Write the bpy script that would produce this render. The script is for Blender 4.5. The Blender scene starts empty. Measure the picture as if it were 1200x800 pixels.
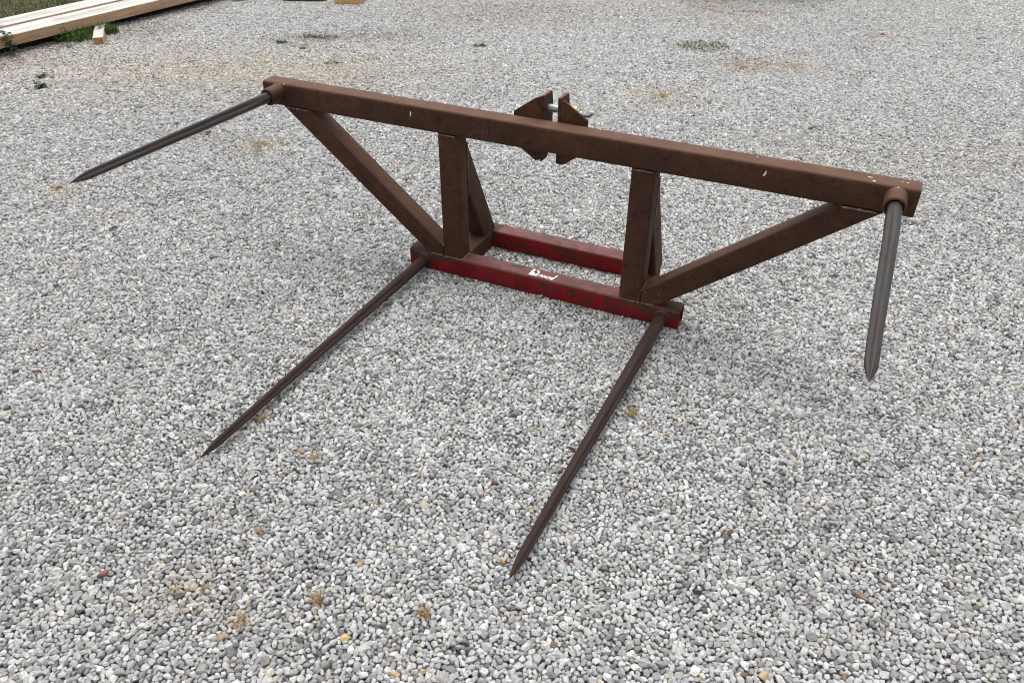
import bpy, bmesh, math, random
import numpy as np
from mathutils import Vector, Matrix, Euler

random.seed(7); rng = np.random.default_rng(11)
sc = bpy.context.scene
col = sc.collection

# ------------------------------------------------------------------ camera
YAW, PITCH, ROLL, FPX = 0.4296, -0.6241, 0.0052, 899.4
fwd = Vector((-math.sin(YAW)*math.cos(PITCH), math.cos(YAW)*math.cos(PITCH), math.sin(PITCH)))
rt0 = Vector((math.cos(YAW), math.sin(YAW), 0)); up0 = rt0.cross(fwd)
rt = math.cos(ROLL)*rt0 + math.sin(ROLL)*up0
up = -math.sin(ROLL)*rt0 + math.cos(ROLL)*up0
cam = bpy.data.cameras.new("camera"); cam.lens = 36*FPX/1200; cam.sensor_width = 36
cam.clip_start = 0.05; cam.clip_end = 1000
cob = bpy.data.objects.new("camera", cam); col.objects.link(cob)
m = Matrix((rt, up, -fwd)).transposed().to_4x4(); m.translation = (1.5709, -2.3976, 1.6419)
cob.matrix_world = m
sc.camera = cob

# ------------------------------------------------------------------ sky, sun, exposure
SUN_EL, SUN_AZ = math.radians(74), math.radians(-35)      # azimuth from +Y towards +X
w = bpy.data.worlds.new("World"); sc.world = w; w.use_nodes = True
nt = w.node_tree; bg = nt.nodes["Background"]
sky = nt.nodes.new("ShaderNodeTexSky"); sky.sky_type = 'NISHITA'; sky.sun_disc = False
sky.sun_elevation = SUN_EL; sky.sun_rotation = SUN_AZ
sky.air_density = 1.0; sky.dust_density = 4.0; sky.ozone_density = 1.0
hsv = nt.nodes.new("ShaderNodeHueSaturation"); hsv.inputs["Saturation"].default_value = 0.10
nt.links.new(sky.outputs[0], hsv.inputs["Color"]); nt.links.new(hsv.outputs[0], bg.inputs[0])
bg.inputs[1].default_value = 0.15
sd = bpy.data.lights.new("sun", 'SUN'); sd.energy = 0.6; sd.angle = math.radians(45); sd.color = (1, 0.97, 0.93)
so = bpy.data.objects.new("sun", sd); col.objects.link(so)
sdir = Vector((math.sin(SUN_AZ)*math.cos(SUN_EL), math.cos(SUN_AZ)*math.cos(SUN_EL), math.sin(SUN_EL)))
so.rotation_euler = sdir.to_track_quat('Z', 'Y').to_euler(); so.location = sdir*20
sc.view_settings.view_transform = 'Standard'; sc.view_settings.look = 'None'
sc.cycles.filter_width = 1.0; sc.view_settings.gamma = 1; sc.view_settings.exposure = 0.80

# ------------------------------------------------------------------ helpers
def tag(o, label=None, cat=None, group=None, kind=None):
    if label: o['label'] = label
    if cat: o['category'] = cat
    if group: o['group'] = group
    if kind: o['kind'] = kind
    return o
def empty(name, loc, rz=0):
    o = bpy.data.objects.new(name, None); col.objects.link(o); o.location = loc; o.rotation_euler.z = rz
    o.empty_display_size = .1
    return o
def obj(name, mesh, mats, parent=None, base=None):
    """links a mesh (or bmesh) written in world coordinates; its origin goes to `base` or to its parent's origin"""
    if isinstance(mesh, bmesh.types.BMesh):
        bm = mesh; bm.normal_update(); me = bpy.data.meshes.new(name); bm.to_mesh(me); bm.free()
    else: me = mesh
    for mm in (mats if isinstance(mats, (list, tuple)) else [mats]): me.materials.append(mm)
    o = bpy.data.objects.new(name, me); col.objects.link(o)
    if parent is not None:
        o.parent = parent
        r = parent
        off = Vector((0, 0, 0))
        while r is not None: off += r.location; r = r.parent
        me.transform(Matrix.Translation(-off))
    elif base is not None:
        me.transform(Matrix.Translation(-Vector(base))); o.location = base
    return o
def smooth(o, angle=35):
    me = o.data
    for p in me.polygons: p.use_smooth = True
    bm = bmesh.new(); bm.from_mesh(me); a = math.radians(angle)
    for e in bm.edges:
        if len(e.link_faces) == 2 and e.calc_face_angle(0) > a: e.smooth = False
    bm.to_mesh(me); bm.free()
    return o

# ------------------------------------------------------------------ materials
def mat(name):
    mm = bpy.data.materials.new(name); mm.use_nodes = True
    n = mm.node_tree; return mm, n, n.nodes["Principled BSDF"]
def node(n, t, **kw):
    x = n.nodes.new(t)
    for k, v in kw.items():
        if k.startswith('i_'):
            kk = k[2:]; x.inputs[int(kk) if kk.isdigit() else kk.replace('_', ' ')].default_value = v
        else: setattr(x, k, v)
    return x
def noise(n, scale, detail=4, rough=.55, vec=None, dist=0):
    x = node(n, "ShaderNodeTexNoise"); x.inputs["Scale"].default_value = scale; x.inputs["Detail"].default_value = detail
    x.inputs["Roughness"].default_value = rough; x.inputs["Distortion"].default_value = dist
    if vec is not None: n.links.new(vec, x.inputs["Vector"])
    return x.outputs["Fac"]
def ramp(n, fac, stops):
    r = node(n, "ShaderNodeValToRGB"); el = r.color_ramp.elements
    while len(el) < len(stops): el.new(.5)
    for e, (p, c) in zip(el, stops): e.position = p; e.color = (*c, 1) if len(c) == 3 else c
    n.links.new(fac, r.inputs[0]); return r.outputs[0]
def mixc(n, fac, a, b, mode='MIX'):
    x = node(n, "ShaderNodeMix", data_type='RGBA', blend_type=mode)
    for sock, v in ((x.inputs[0], fac), (x.inputs[6], a), (x.inputs[7], b)):
        if hasattr(v, 'links'): n.links.new(v, sock)
        else: sock.default_value = v if isinstance(v, (int, float)) else (*v, 1)
    return x.outputs[2]
def mth(n, op, a, b=0.0, clamp=False):
    x = node(n, "ShaderNodeMath", operation=op, use_clamp=clamp)
    for i, v in enumerate((a, b)):
        if hasattr(v, 'links'): n.links.new(v, x.inputs[i])
        else: x.inputs[i].default_value = v
    return x.outputs[0]
def bump(n, b, h, strength=.3, dist=.002):
    x = node(n, "ShaderNodeBump"); x.inputs["Strength"].default_value = strength; x.inputs["Distance"].default_value = dist
    n.links.new(h, x.inputs["Height"]); n.links.new(x.outputs[0], b.inputs["Normal"])
def mrange(n, v, a, b, c=0., d=1.):
    x = node(n, "ShaderNodeMapRange"); n.links.new(v, x.inputs[0])
    for i, q in enumerate((a, b, c, d)): x.inputs[i+1].default_value = q
    return x.outputs[0]

def rust_nodes(n, vec, tone=1.0):
    big = noise(n, 5, 5, .6, vec); fine = noise(n, 160, 4, .7, vec); mid = noise(n, 28, 5, .65, vec, .4)
    c = ramp(n, big, [(.3, (.031*tone, .0118*tone, .0060*tone)), (.5, (.047*tone, .0188*tone, .0092*tone)), (.72, (.066*tone, .028*tone, .0138*tone))])
    c = mixc(n, mrange(n, mid, .52, .72), c, (.027*tone, .011*tone, .008*tone))
    c = mixc(n, mrange(n, fine, .56, .76, 0, .42), c, (.12*tone, .060*tone, .038*tone))
    c = mixc(n, mrange(n, noise(n, 70, 5, .75, vec, .3), .55, .66, 0, .7), c, (.020*tone, .009*tone, .007*tone))
    c = mixc(n, mrange(n, noise(n, 7, 7, .75, vec, .8), .53, .66, 0, .6), c, (.090*tone, .036*tone, .015*tone))
    mp = node(n, "ShaderNodeMapping"); mp.inputs["Scale"].default_value = (1, 9, 9); mp.inputs["Rotation"].default_value = (0, .2, .1); n.links.new(vec, mp.inputs[0])
    scr = noise(n, 26, 5, .8, mp.outputs[0]); c = mixc(n, mrange(n, scr, .66, .72, 0, .6), c, (.15*tone, .085*tone, .062*tone))
    scuff = mth(n, 'MULTIPLY', mrange(n, noise(n, 3.2, 3, .5, vec), .55, .68), mrange(n, noise(n, 95, 4, .8, vec), .55, .66)); c = mixc(n, mth(n, 'MULTIPLY', scuff, .6), c, (.19*tone, .12*tone, .09*tone))
    return c, fine, mid
def rust_material(name, tone=1.0, r0=.5):
    mm, n, b = mat(name); tc = node(n, "ShaderNodeTexCoord"); v = tc.outputs["Object"]
    c, fine, mid = rust_nodes(n, v, tone)
    # dust settled on the upward faces, with a shape of its own
    geo = node(n, "ShaderNodeNewGeometry"); sep = node(n, "ShaderNodeSeparateXYZ"); n.links.new(geo.outputs["True Normal"], sep.inputs[0])
    dn = mth(n, 'MULTIPLY', mrange(n, sep.outputs[2], .55, .95), mrange(n, noise(n, 14, 6, .7, v), .32, .75, .35, 1.0))
    c = mixc(n, dn, c, (.140*tone, .072*tone, .047*tone))
    n.links.new(c, b.inputs["Base Color"])
    n.links.new(mrange(n, mid, .3, .7, r0+.12, r0+.32), b.inputs["Roughness"])
    b.inputs["Specular IOR Level"].default_value = .22
    bump(n, b, mth(n, 'ADD', fine, mid), .6, .0022)
    return mm
M = {}
M['rust'] = rust_material("brown_rusted_steel")
M['plate'] = rust_material("red_brown_rusted_plate", 1.15)

mm, n, b = mat("worn_red_paint"); tc = node(n, "ShaderNodeTexCoord"); v = tc.outputs["Object"]
rc, fine, mid = rust_nodes(n, v, .95)
red = ramp(n, noise(n, 9, 6, .65, v), [(.32, (.085, .001, .003)), (.5, (.21, .002, .007)), (.68, (.13, .003, .004))])
red = mixc(n, mrange(n, noise(n, 40, 7, .78, v, .5), .51, .57, 0, .85), red, (.042, .014, .010))
red = mixc(n, mrange(n, noise(n, 8, 8, .8, v), .51, .58, 0, .6), red, (.045, .016, .010))
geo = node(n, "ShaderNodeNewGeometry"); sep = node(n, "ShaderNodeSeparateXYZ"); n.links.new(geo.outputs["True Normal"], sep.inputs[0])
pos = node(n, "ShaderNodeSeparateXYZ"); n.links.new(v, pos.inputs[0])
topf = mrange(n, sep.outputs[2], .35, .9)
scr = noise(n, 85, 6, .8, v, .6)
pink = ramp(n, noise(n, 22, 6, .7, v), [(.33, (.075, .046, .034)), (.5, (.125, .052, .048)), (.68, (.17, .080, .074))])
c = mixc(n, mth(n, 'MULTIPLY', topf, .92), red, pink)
# bare rust where the frame was welded on: near both ends and along the worn upper edge
dx = mth(n, 'ABSOLUTE', pos.outputs[0], 0)                     # object origin is at the middle of the frame
endm = mth(n, 'ADD', mrange(n, dx, .30, .44, -.45, .62), mth(n, 'MULTIPLY', mth(n, 'SUBTRACT', noise(n, 13, 5, .65, v), .5), 2.2))
rearm = mth(n, 'MULTIPLY', mrange(n, pos.outputs[1], .08, .09), mrange(n, dx, .295, .335, 0, 1.3)); endm = mth(n, 'ADD', endm, rearm)
hm = mrange(n, pos.outputs[2], .030, .072, -.75, .25)
rm = mrange(n, mth(n, 'ADD', endm, hm), .05, .3)
c = mixc(n, rm, c, rc)
edge = mth(n, 'MULTIPLY', mrange(n, pos.outputs[2], .070, .078), mth(n, 'SUBTRACT', 1, topf))
c = mixc(n, mth(n, 'MULTIPLY', edge, .8), c, (.075, .038, .028))
c = mixc(n, mrange(n, scr, .59, .65, 0, .6), c, (.15, .075, .058))
n.links.new(c, b.inputs["Base Color"]); b.inputs["Roughness"].default_value = .6; b.inputs["Specular IOR Level"].default_value = .2
bump(n, b, fine, .3, .0012)
M['red'] = mm

def steel_material(name, dark, mid_, brown, brownmix, metallic, r):
    mm, n, b = mat(name); tc = node(n, "ShaderNodeTexCoord"); v = tc.outputs["Object"]
    mp = node(n, "ShaderNodeMapping"); mp.inputs["Scale"].default_value = (1, .12, 1); n.links.new(v, mp.inputs[0]); sv = mp.outputs[0]
    c = ramp(n, noise(n, 60, 5, .6, sv), [(.3, dark), (.7, mid_)])
    c = mixc(n, mrange(n, noise(n, 9, 6, .7, v), .42, .62, *brownmix), c, brown)
    fine = noise(n, 220, 3, .7, v)
    c = mixc(n, mrange(n, fine, .62, .8, 0, .4), c, (.16, .11, .09))
    n.links.new(c, b.inputs["Base Color"]); b.inputs["Metallic"].default_value = metallic
    n.links.new(mrange(n, noise(n, 40, 4, .6, sv), .3, .7, r, r+.2), b.inputs["Roughness"])
    bump(n, b, mth(n, 'ADD', fine, noise(n, 55, 5, .7, v)), .5, .0018); b.inputs['Specular IOR Level'].default_value = .35 if metallic else .18
    return mm
M['spear_upper'] = steel_material("dark_blued_steel", (.013, .012, .0125), (.042, .041, .043), (.040, .023, .017), (.1, .85), .35, .30)
M['spear_lower'] = steel_material("brown_rusted_spear_steel", (.019, .012, .0105), (.046, .031, .026), (.036, .019, .014), (0, .9), 0, .62)

mm, n, b = mat("zinc_plated_pin"); tc = node(n, "ShaderNodeTexCoord"); v = tc.outputs["Object"]
c = ramp(n, noise(n, 40, 4, .6, v), [(.3, (.22, .25, .24)), (.7, (.42, .45, .42))]); n.links.new(c, b.inputs["Base Color"])
b.inputs["Metallic"].default_value = .6; b.inputs["Roughness"].default_value = .42; M['zinc'] = mm
mm, n, b = mat("yellow_passivated_sleeve"); tc = node(n, "ShaderNodeTexCoord")
c = ramp(n, noise(n, 60, 4, .6, tc.outputs["Object"]), [(.3, (.34, .24, .07)), (.7, (.55, .46, .22))]); n.links.new(c, b.inputs["Base Color"])
b.inputs["Metallic"].default_value = .5; b.inputs["Roughness"].default_value = .45; M['brass'] = mm
mm, n, b = mat("pale_weld_metal"); tc = node(n, "ShaderNodeTexCoord")
c = ramp(n, noise(n, 70, 5, .7, tc.outputs["Object"]), [(.42, (.05, .028, .02)), (.68, (.22, .17, .13))]); n.links.new(c, b.inputs["Base Color"])
b.inputs["Roughness"].default_value = .6; M['weld'] = mm
mm, n, b = mat("white_paint_flake"); b.inputs["Base Color"].default_value = (.78, .76, .70, 1); b.inputs["Roughness"].default_value = .6; M['white'] = mm

# ------------------------------------------------------------------ ground
mm, n, b = mat("gravel_bed"); tc = node(n, "ShaderNodeTexCoord"); v = tc.outputs["Object"]
vo = node(n, "ShaderNodeTexVoronoi"); vo.inputs["Scale"].default_value = 62; n.links.new(v, vo.inputs["Vector"])
sp = node(n, "ShaderNodeSeparateColor"); n.links.new(vo.outputs["Color"], sp.inputs[0])
c = ramp(n, sp.outputs[0], [(0, (.16, .16, .16)), (.5, (.33, .33, .33)), (1, (.52, .51, .49))])
c = mixc(n, mrange(n, vo.outputs["Distance"], .35, .75, 0, .9), c, (.03, .027, .024))
n.links.new(c, b.inputs["Base Color"]); b.inputs["Roughness"].default_value = .9
M['bed'] = mm
def sheet(name, pts, z, material, kind='structure'):
    bm = bmesh.new(); bm.faces.new([bm.verts.new((x, y, 0)) for x, y in pts])
    o = obj(name, bm, material); o.location.z = z; o['kind'] = kind; return o
sheet('ground', [(-150, -150), (150, -150), (150, 150), (-150, 150)], -.022, M['bed'])
mm, n, b = mat("lawn_soil"); tc = node(n, "ShaderNodeTexCoord")
c = ramp(n, noise(n, 8, 6, .7, tc.outputs["Object"]), [(.3, (.030, .032, .012)), (.5, (.060, .058, .022)), (.7, (.11, .088, .042))])
n.links.new(c, b.inputs["Base Color"]); b.inputs["Roughness"].default_value = 1; M['lawn'] = mm
edge_x = lambda y: -4.50 + .08*(y-1.5)
sheet('lawn', [(edge_x(-12), -12), (edge_x(3.5), 3.5), (edge_x(40), 40), (-60, 40), (-60, -12)], -.006, M['lawn'])

# ---- gravel: relaxed periodic packing of stone discs, then one instanced stone per disc
T = .75
nst = int(T*T*5200)
pts = rng.random((nst, 2)).astype(np.float32)*T
rad = np.clip(np.exp(rng.normal(math.log(.0072), .22, nst)), .0042, .0135).astype(np.float32)
for it in range(26):
    dxx = pts[:, 0][:, None]-pts[:, 0][None]; dxx -= T*np.round(dxx/T)
    dyy = pts[:, 1][:, None]-pts[:, 1][None]; dyy -= T*np.round(dyy/T)
    d = np.sqrt(dxx*dxx+dyy*dyy)+1e-6
    ov = (rad[:, None]+rad[None])*1.03-d
    np.fill_diagonal(ov, 0); ov = np.clip(ov, 0, None)
    wgt = ov/d*.42
    pts[:, 0] += (wgt*dxx).sum(1); pts[:, 1] += (wgt*dyy).sum(1); pts %= T
camp = np.array([1.5709, -2.3976]); view = np.array([-math.sin(YAW), math.cos(YAW)])
P, Rr = [], []
for i in range(int(-8/T), int(6/T)+1):
    for j in range(int(-4.5/T), int(9/T)+1):
        P.append(pts+np.array([i*T, j*T])); Rr.append(rad)
P = np.concatenate(P).astype(float); Rr = np.concatenate(Rr).astype(float)
def keep(P, margin, far):
    rel = P-camp; dep = rel@view; lat = rel@np.array([math.cos(YAW), math.sin(YAW)])
    # frame footprint on the ground, widened so that a step to the side still finds gravel
    half = (dep*.80+1.64*.5)*.667/.81*1.0+margin
    k = (dep > -.1) & (dep < far) & (np.abs(lat) < half) & (P[:, 0] > -4.44+.08*(P[:, 1]-1.5))
    return k, dep
k, dep = keep(P, .55, 8.9); P, Rr, dep = P[k], Rr[k], dep[k]
L2 = np.stack([P[:, 0]+.271, P[:, 1]+.333], 1)
k2, dep2 = keep(L2, .3, 5.2); L2 = L2[k2]; R2 = Rr[k2]
N1, N2 = len(P), len(L2)
XY = np.concatenate([P, L2]); RR = np.concatenate([Rr, R2]); N = N1+N2
XY += rng.normal(0, .0008, XY.shape)
und = .0028*(np.sin(XY[:, 0]*7.1+1)*np.sin(XY[:, 1]*6.3)+np.sin(XY[:, 0]*2.3-XY[:, 1]*3.1))
Z = -.0058+und+rng.normal(0, .0012, N)
Z[:N1] += np.where(rng.random(N1) < .06, .0045, 0)
Z[N1:] -= .0125
rot = np.stack([rng.normal(0, .27, N), rng.normal(0, .27, N), rng.random(N)*6.283], 1)
s0 = RR*1.01*np.exp(rng.normal(0, .07, N)); ell = np.exp(rng.normal(.0, .16, N))
scl = np.stack([s0*ell, s0/ell, s0*rng.uniform(.62, .95, N)], 1)
big = rng.random(N) < .02; scl[big] *= 1.4
idx = rng.integers(0, 22, N)
# colours: limestone greys with a few warm, brown and plum stones
lum = np.clip(rng.normal(.405, .105, N), .13, .68)
lf = .5+.25*(np.sin(XY[:, 0]*1.3+XY[:, 1]*.6)+np.sin(XY[:, 1]*1.9-XY[:, 0]*.7+2))
lum *= .95+.10*lf
t = rng.random(N); lum *= 1+.10*np.clip(((XY-camp)@view-3.0)/4, 0, 1)      # stones get lighter towards the far part
C = np.ones((N, 3))*lum[:, None]
cool = rng.normal(0, 1, N)
C *= np.stack([1-.016*cool+.004, np.ones(N), 1+.022*cool-.016], 1)
def tint(sel, c, lo=.6, hi=1.1):
    C[sel] = np.array(c)*rng.uniform(lo, hi, sel.sum())[:, None]
tint(t < .016, (.50, .46, .38)); tint((t > .03) & (t < .042), (.33, .29, .265)); tint((t > .046) & (t < .054), (.29, .26, .28))
tint((t > .056) & (t < .0582), (.42, .32, .20)); tint((t > .0625) & (t < .0630), (.20, .12, .085)); tint((t > .066) & (t < .10), (.53, .52, .50), .85, 1.1)
tint((t > .10) & (t < .115), (.21, .21, .225))
# stained and soiled patches: (x, y, radius, elongation along the view's width, colour, amount)
dirt = [(-3.4, 1.5, .75, 1.6, (.40, .34, .27), .5), (-2.25, 2.0, .60, 2.0, (.42, .36, .26), .60), (-1.464, .796, .13, 1.3, (.36, .27, .15), .55), (-1.855, .8, .07, 1.3, (.34, .25, .15), .5),
        (.749, 3.605, .22, 1.4, (.27, .21, .16), .62), (1.044, 3.676, .16, 1.6, (.38, .30, .22), .5), (.72, 3.48, .12, 1.5, (.37, .29, .21), .45), (.349, 2.618, .22, 1.3, (.40, .31, .20), .38), (.132, 2.692, .09, 1.3, (.40, .28, .2), .35),
        (-1.55, 4.35, .55, 1.8, (.24, .18, .16), .45), (-2.15, 3.15, .22, 2.2, (.22, .19, .18), .50), (-2.62, 2.75, .2, 1.6, (.20, .17, .11), .45),
        (.072, 5.159, .3, 1.5, (.34, .26, .17), .5), (.45, 4.72, .14, 1.5, (.42, .31, .18), .45), (1.586, 4.892, .10, 1.5, (.40, .28, .18), .5), (.509, 5.298, .10, 1.5, (.34, .22, .15), .55),
        (-1.95, -.10, .09, 1.3, (.42, .33, .2), .42), (-1.5, -.2, .06, 1.5, (.44, .35, .22), .4), (1.45, 1.9, .5, 1.0, (.42, .37, .29), .22), (2.2, 2.3, .4, 1.0, (.42, .37, .29), .22),
        (-4.1, 2.45, .35, 1.0, (.20, .15, .10), .6), (-4.3, 1.9, .32, 1.0, (.13, .10, .06), .6), (-4.25, 1.3, .3, 1.0, (.24, .16, .10), .5), (-4.3, 3.25, .35, 1, (.16, .11, .07), .6),
        (.33, -1.64, .10, 1.5, (.40, .28, .14), .22), (.51, -1.66, .05, 1, (.36, .25, .13), .35), (-1.6, 5.4, 1.2, 2.5, (.40, .37, .32), .2), (3, 6.5, 1.5, 1.8, (.40, .38, .34), .2)]
rx = np.array([math.cos(YAW), math.sin(YAW)])
for x, y, r, e, cc, a in dirt:
    rel = XY-np.array([x, y]); u = rel@rx/e; vv = rel@view
    g = np.exp(-(u*u+vv*vv)/(r*r)*1.4)*a*.92
    g = np.clip(g*(.1+1.8*rng.random(N)**1.5)*(.6+.8*(np.sin(XY[:, 0]*31+XY[:, 1]*17)*np.sin(XY[:, 1]*27-XY[:, 0]*13) > -.2)), 0, .95)[:, None]
    C = C*(1-g)+np.array(cc)*(lum/.4)[:, None]*g
pm = bpy.data.meshes.new('gravel'); pm.vertices.add(N)
co = np.column_stack([XY, Z]).astype(np.float32); pm.vertices.foreach_set('co', co.ravel())
def attr(me, name, typ, data, key='vector'):
    a = me.attributes.new(name, typ, 'POINT'); a.data.foreach_set(key, np.ascontiguousarray(data).ravel())
attr(pm, 'stone_rot', 'FLOAT_VECTOR', rot.astype(np.float32)); attr(pm, 'stone_scale', 'FLOAT_VECTOR', scl.astype(np.float32))
attr(pm, 'stone_kind', 'INT', idx.astype(np.int32), 'value')
attr(pm, 'stone_color', 'FLOAT_COLOR', np.column_stack([C, np.ones(N)]).astype(np.float32), 'color')

mm, n, b = mat("limestone_gravel"); at = node(n, "ShaderNodeAttribute", attribute_type='INSTANCER', attribute_name='stone_color')
tc = node(n, "ShaderNodeTexCoord"); oi = node(n, "ShaderNodeObjectInfo")
vm = node(n, "ShaderNodeVectorMath", operation='ADD'); n.links.new(tc.outputs["Object"], vm.inputs[0])
cmb = node(n, "ShaderNodeCombineXYZ"); n.links.new(mth(n, 'MULTIPLY', oi.outputs["Random"], 50), cmb.inputs[0]); n.links.new(cmb.outputs[0], vm.inputs[1])
v = vm.outputs[0]
sp_ = noise(n, 2.4, 5, .65, v); f2 = noise(n, 9, 3, .6, v)
c = mixc(n, 1.0, at.outputs["Color"], ramp(n, sp_, [(.3, (.62, .62, .63)), (.5, (1, 1, 1)), (.7, (1.28, 1.27, 1.25))]), 'MULTIPLY')
vein = noise(n, 1.3, 2, .5, v, 1.5)
c = mixc(n, mrange(n, mth(n, 'ABSOLUTE', mth(n, 'SUBTRACT', vein, .5), 0), 0, .018, .45, 0), c, (.55, .54, .53))
n.links.new(c, b.inputs["Base Color"]); b.inputs["Roughness"].default_value = .82; b.inputs["Specular IOR Level"].default_value = .35
bump(n, b, f2, .35, .08)
M['stone'] = mm
def stone_mesh(name, seed, mats=None):
    r = random.Random(seed); bm = bmesh.new(); k = r.randint(9, 13); NV, DV = [], []
    for i in range(k):                       # a broken stone: the solid between random fracture planes
        zz = 1-2*(i+.5)/k+r.uniform(-.10, .10); zz = max(-1, min(1, zz)); ph = i*2.39996+r.uniform(-.6, .6); q = math.sqrt(max(0, 1-zz*zz))
        NV.append((q*math.cos(ph), q*math.sin(ph), zz)); DV.append(r.uniform(.72, 1.0))
    for ax in range(3):
        for sg in (-1, 1): v = [0, 0, 0]; v[ax] = sg; NV.append(tuple(v)); DV.append(1.12)
    NV, DV = np.array(NV), np.array(DV)
    for a_ in range(len(NV)):
        for b_ in range(a_):
            for c_ in range(b_):
                A3 = NV[[a_, b_, c_]]
                if abs(np.linalg.det(A3)) < .05: continue
                p_ = np.linalg.solve(A3, DV[[a_, b_, c_]])
                if (NV@p_ <= DV+1e-6).all(): bm.verts.new(p_)
    h = bmesh.ops.convex_hull(bm, input=bm.verts)
    bmesh.ops.delete(bm, geom=[g_ for g_ in h['geom_interior'] if isinstance(g_, bmesh.types.BMVert)], context='VERTS')
    bmesh.ops.remove_doubles(bm, verts=bm.verts, dist=.14)
    for ax in range(3):
        lo = min(v_.co[ax] for v_ in bm.verts); hi = max(v_.co[ax] for v_ in bm.verts); kk = 2.0/(hi-lo)
        for v_ in bm.verts: v_.co[ax] = (v_.co[ax]-(lo+hi)/2)*kk
    bmesh.ops.dissolve_limit(bm, angle_limit=.12, verts=bm.verts, edges=bm.edges)
    bmesh.ops.bevel(bm, geom=list(bm.edges), offset=.085, segments=1, affect='EDGES', clamp_overlap=True)
    me = bpy.data.meshes.new(name); bm.to_mesh(me); bm.free()
    me.materials.append(M['stone'])
    return me
scol = bpy.data.collections.new('gravel_stones')
for i in range(22):
    o = bpy.data.objects.new('gravel_stone', stone_mesh('gravel_stone', 100+i)); scol.objects.link(o)
go = bpy.data.objects.new('gravel', pm); col.objects.link(go)
tag(go, kind='stuff', label='light grey crushed limestone gravel covering the whole yard', cat='gravel')
ng = bpy.data.node_groups.new('scatter_stones', 'GeometryNodeTree')
ng.interface.new_socket('Geometry', in_out='INPUT', socket_type='NodeSocketGeometry'); ng.interface.new_socket('Geometry', in_out='OUTPUT', socket_type='NodeSocketGeometry')
gi = ng.nodes.new('NodeGroupInput'); gout = ng.nodes.new('NodeGroupOutput')
iop = ng.nodes.new('GeometryNodeInstanceOnPoints'); iop.inputs['Pick Instance'].default_value = True
ci = ng.nodes.new('GeometryNodeCollectionInfo'); ci.inputs['Collection'].default_value = scol
ci.inputs['Separate Children'].default_value = True; ci.inputs['Reset Children'].default_value = True
def named(nm, typ):
    a = ng.nodes.new('GeometryNodeInputNamedAttribute'); a.data_type = typ; a.inputs['Name'].default_value = nm; return a.outputs['Attribute']
e2r = ng.nodes.new('FunctionNodeEulerToRotation')
ng.links.new(gi.outputs[0], iop.inputs['Points']); ng.links.new(ci.outputs[0], iop.inputs['Instance'])
ng.links.new(named('stone_kind', 'INT'), iop.inputs['Instance Index'])
ng.links.new(named('stone_rot', 'FLOAT_VECTOR'), e2r.inputs[0]); ng.links.new(e2r.outputs[0], iop.inputs['Rotation'])
ng.links.new(named('stone_scale', 'FLOAT_VECTOR'), iop.inputs['Scale']); ng.links.new(iop.outputs[0], gout.inputs[0])
md = go.modifiers.new('scatter', 'NODES'); md.node_group = ng
print('stones', N1, N2)

# ------------------------------------------------------------------ the bale spear frame
root = empty('bale_spear', (.575, .18, 0))
tag(root, 'rusty brown steel bale spear frame with four spears and red base beams standing on gravel', 'bale spear')

def tube(A, B, nrm, w_, h_, r=.010, wall=.006, cuts=()):
    """hollow rounded square tube from A to B. nrm = direction of the h side; section is centred on the A-B line."""
    A, B = Vector(A), Vector(B); t = (B-A).normalized(); hN = Vector(nrm); hN = (hN-t*hN.dot(t)).normalized(); wN = t.cross(hN)
    bm = bmesh.new()
    def ring(w2, h2, r2):
        out = []
        for cx, cy, a0 in ((w2-r2, h2-r2, 0), (-w2+r2, h2-r2, 90), (-w2+r2, -h2+r2, 180), (w2-r2, -h2+r2, 270)):
            for k in range(5):
                a = math.radians(a0+k*22.5); out.append((cx+r2*math.cos(a), cy+r2*math.sin(a)))
        return out
    ro = ring(w_/2, h_/2, r); ri = ring(w_/2-wall, h_/2-wall, max(r-wall, .002))
    L = []
    for P0 in (A, B):
        L.append([[bm.verts.new(P0+wN*x+hN*y) for x, y in rr] for rr in (ro, ri)])
    nn = len(ro)
    for k in range(nn):
        k2 = (k+1) % nn
        bm.faces.new((L[0][0][k], L[0][0][k2], L[1][0][k2], L[1][0][k]))
        bm.faces.new((L[0][1][k2], L[0][1][k], L[1][1][k], L[1][1][k2]))
        for e in (0, 1):
            f = (L[e][0][k], L[e][1][k], L[e][1][k2], L[e][0][k2]); bm.faces.new(f if e == 0 else f[::-1])
    for co_, no_ in cuts:   # removes the side the normal points to
        bmesh.ops.bisect_plane(bm, geom=bm.verts[:]+bm.edges[:]+bm.faces[:], plane_co=co_, plane_no=no_, clear_outer=True)
    bmesh.ops.recalc_face_normals(bm, faces=bm.faces)
    return bm
H1, D1 = .0811, .0745
UX0, UX1, UZ, UH, UD = -.633, 1.7927, .5984, .0914, .080
PL, PR, PW, PD = .1599, .9131, .0847, .076
YR, DR, HR = .287, .077, .0794

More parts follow.
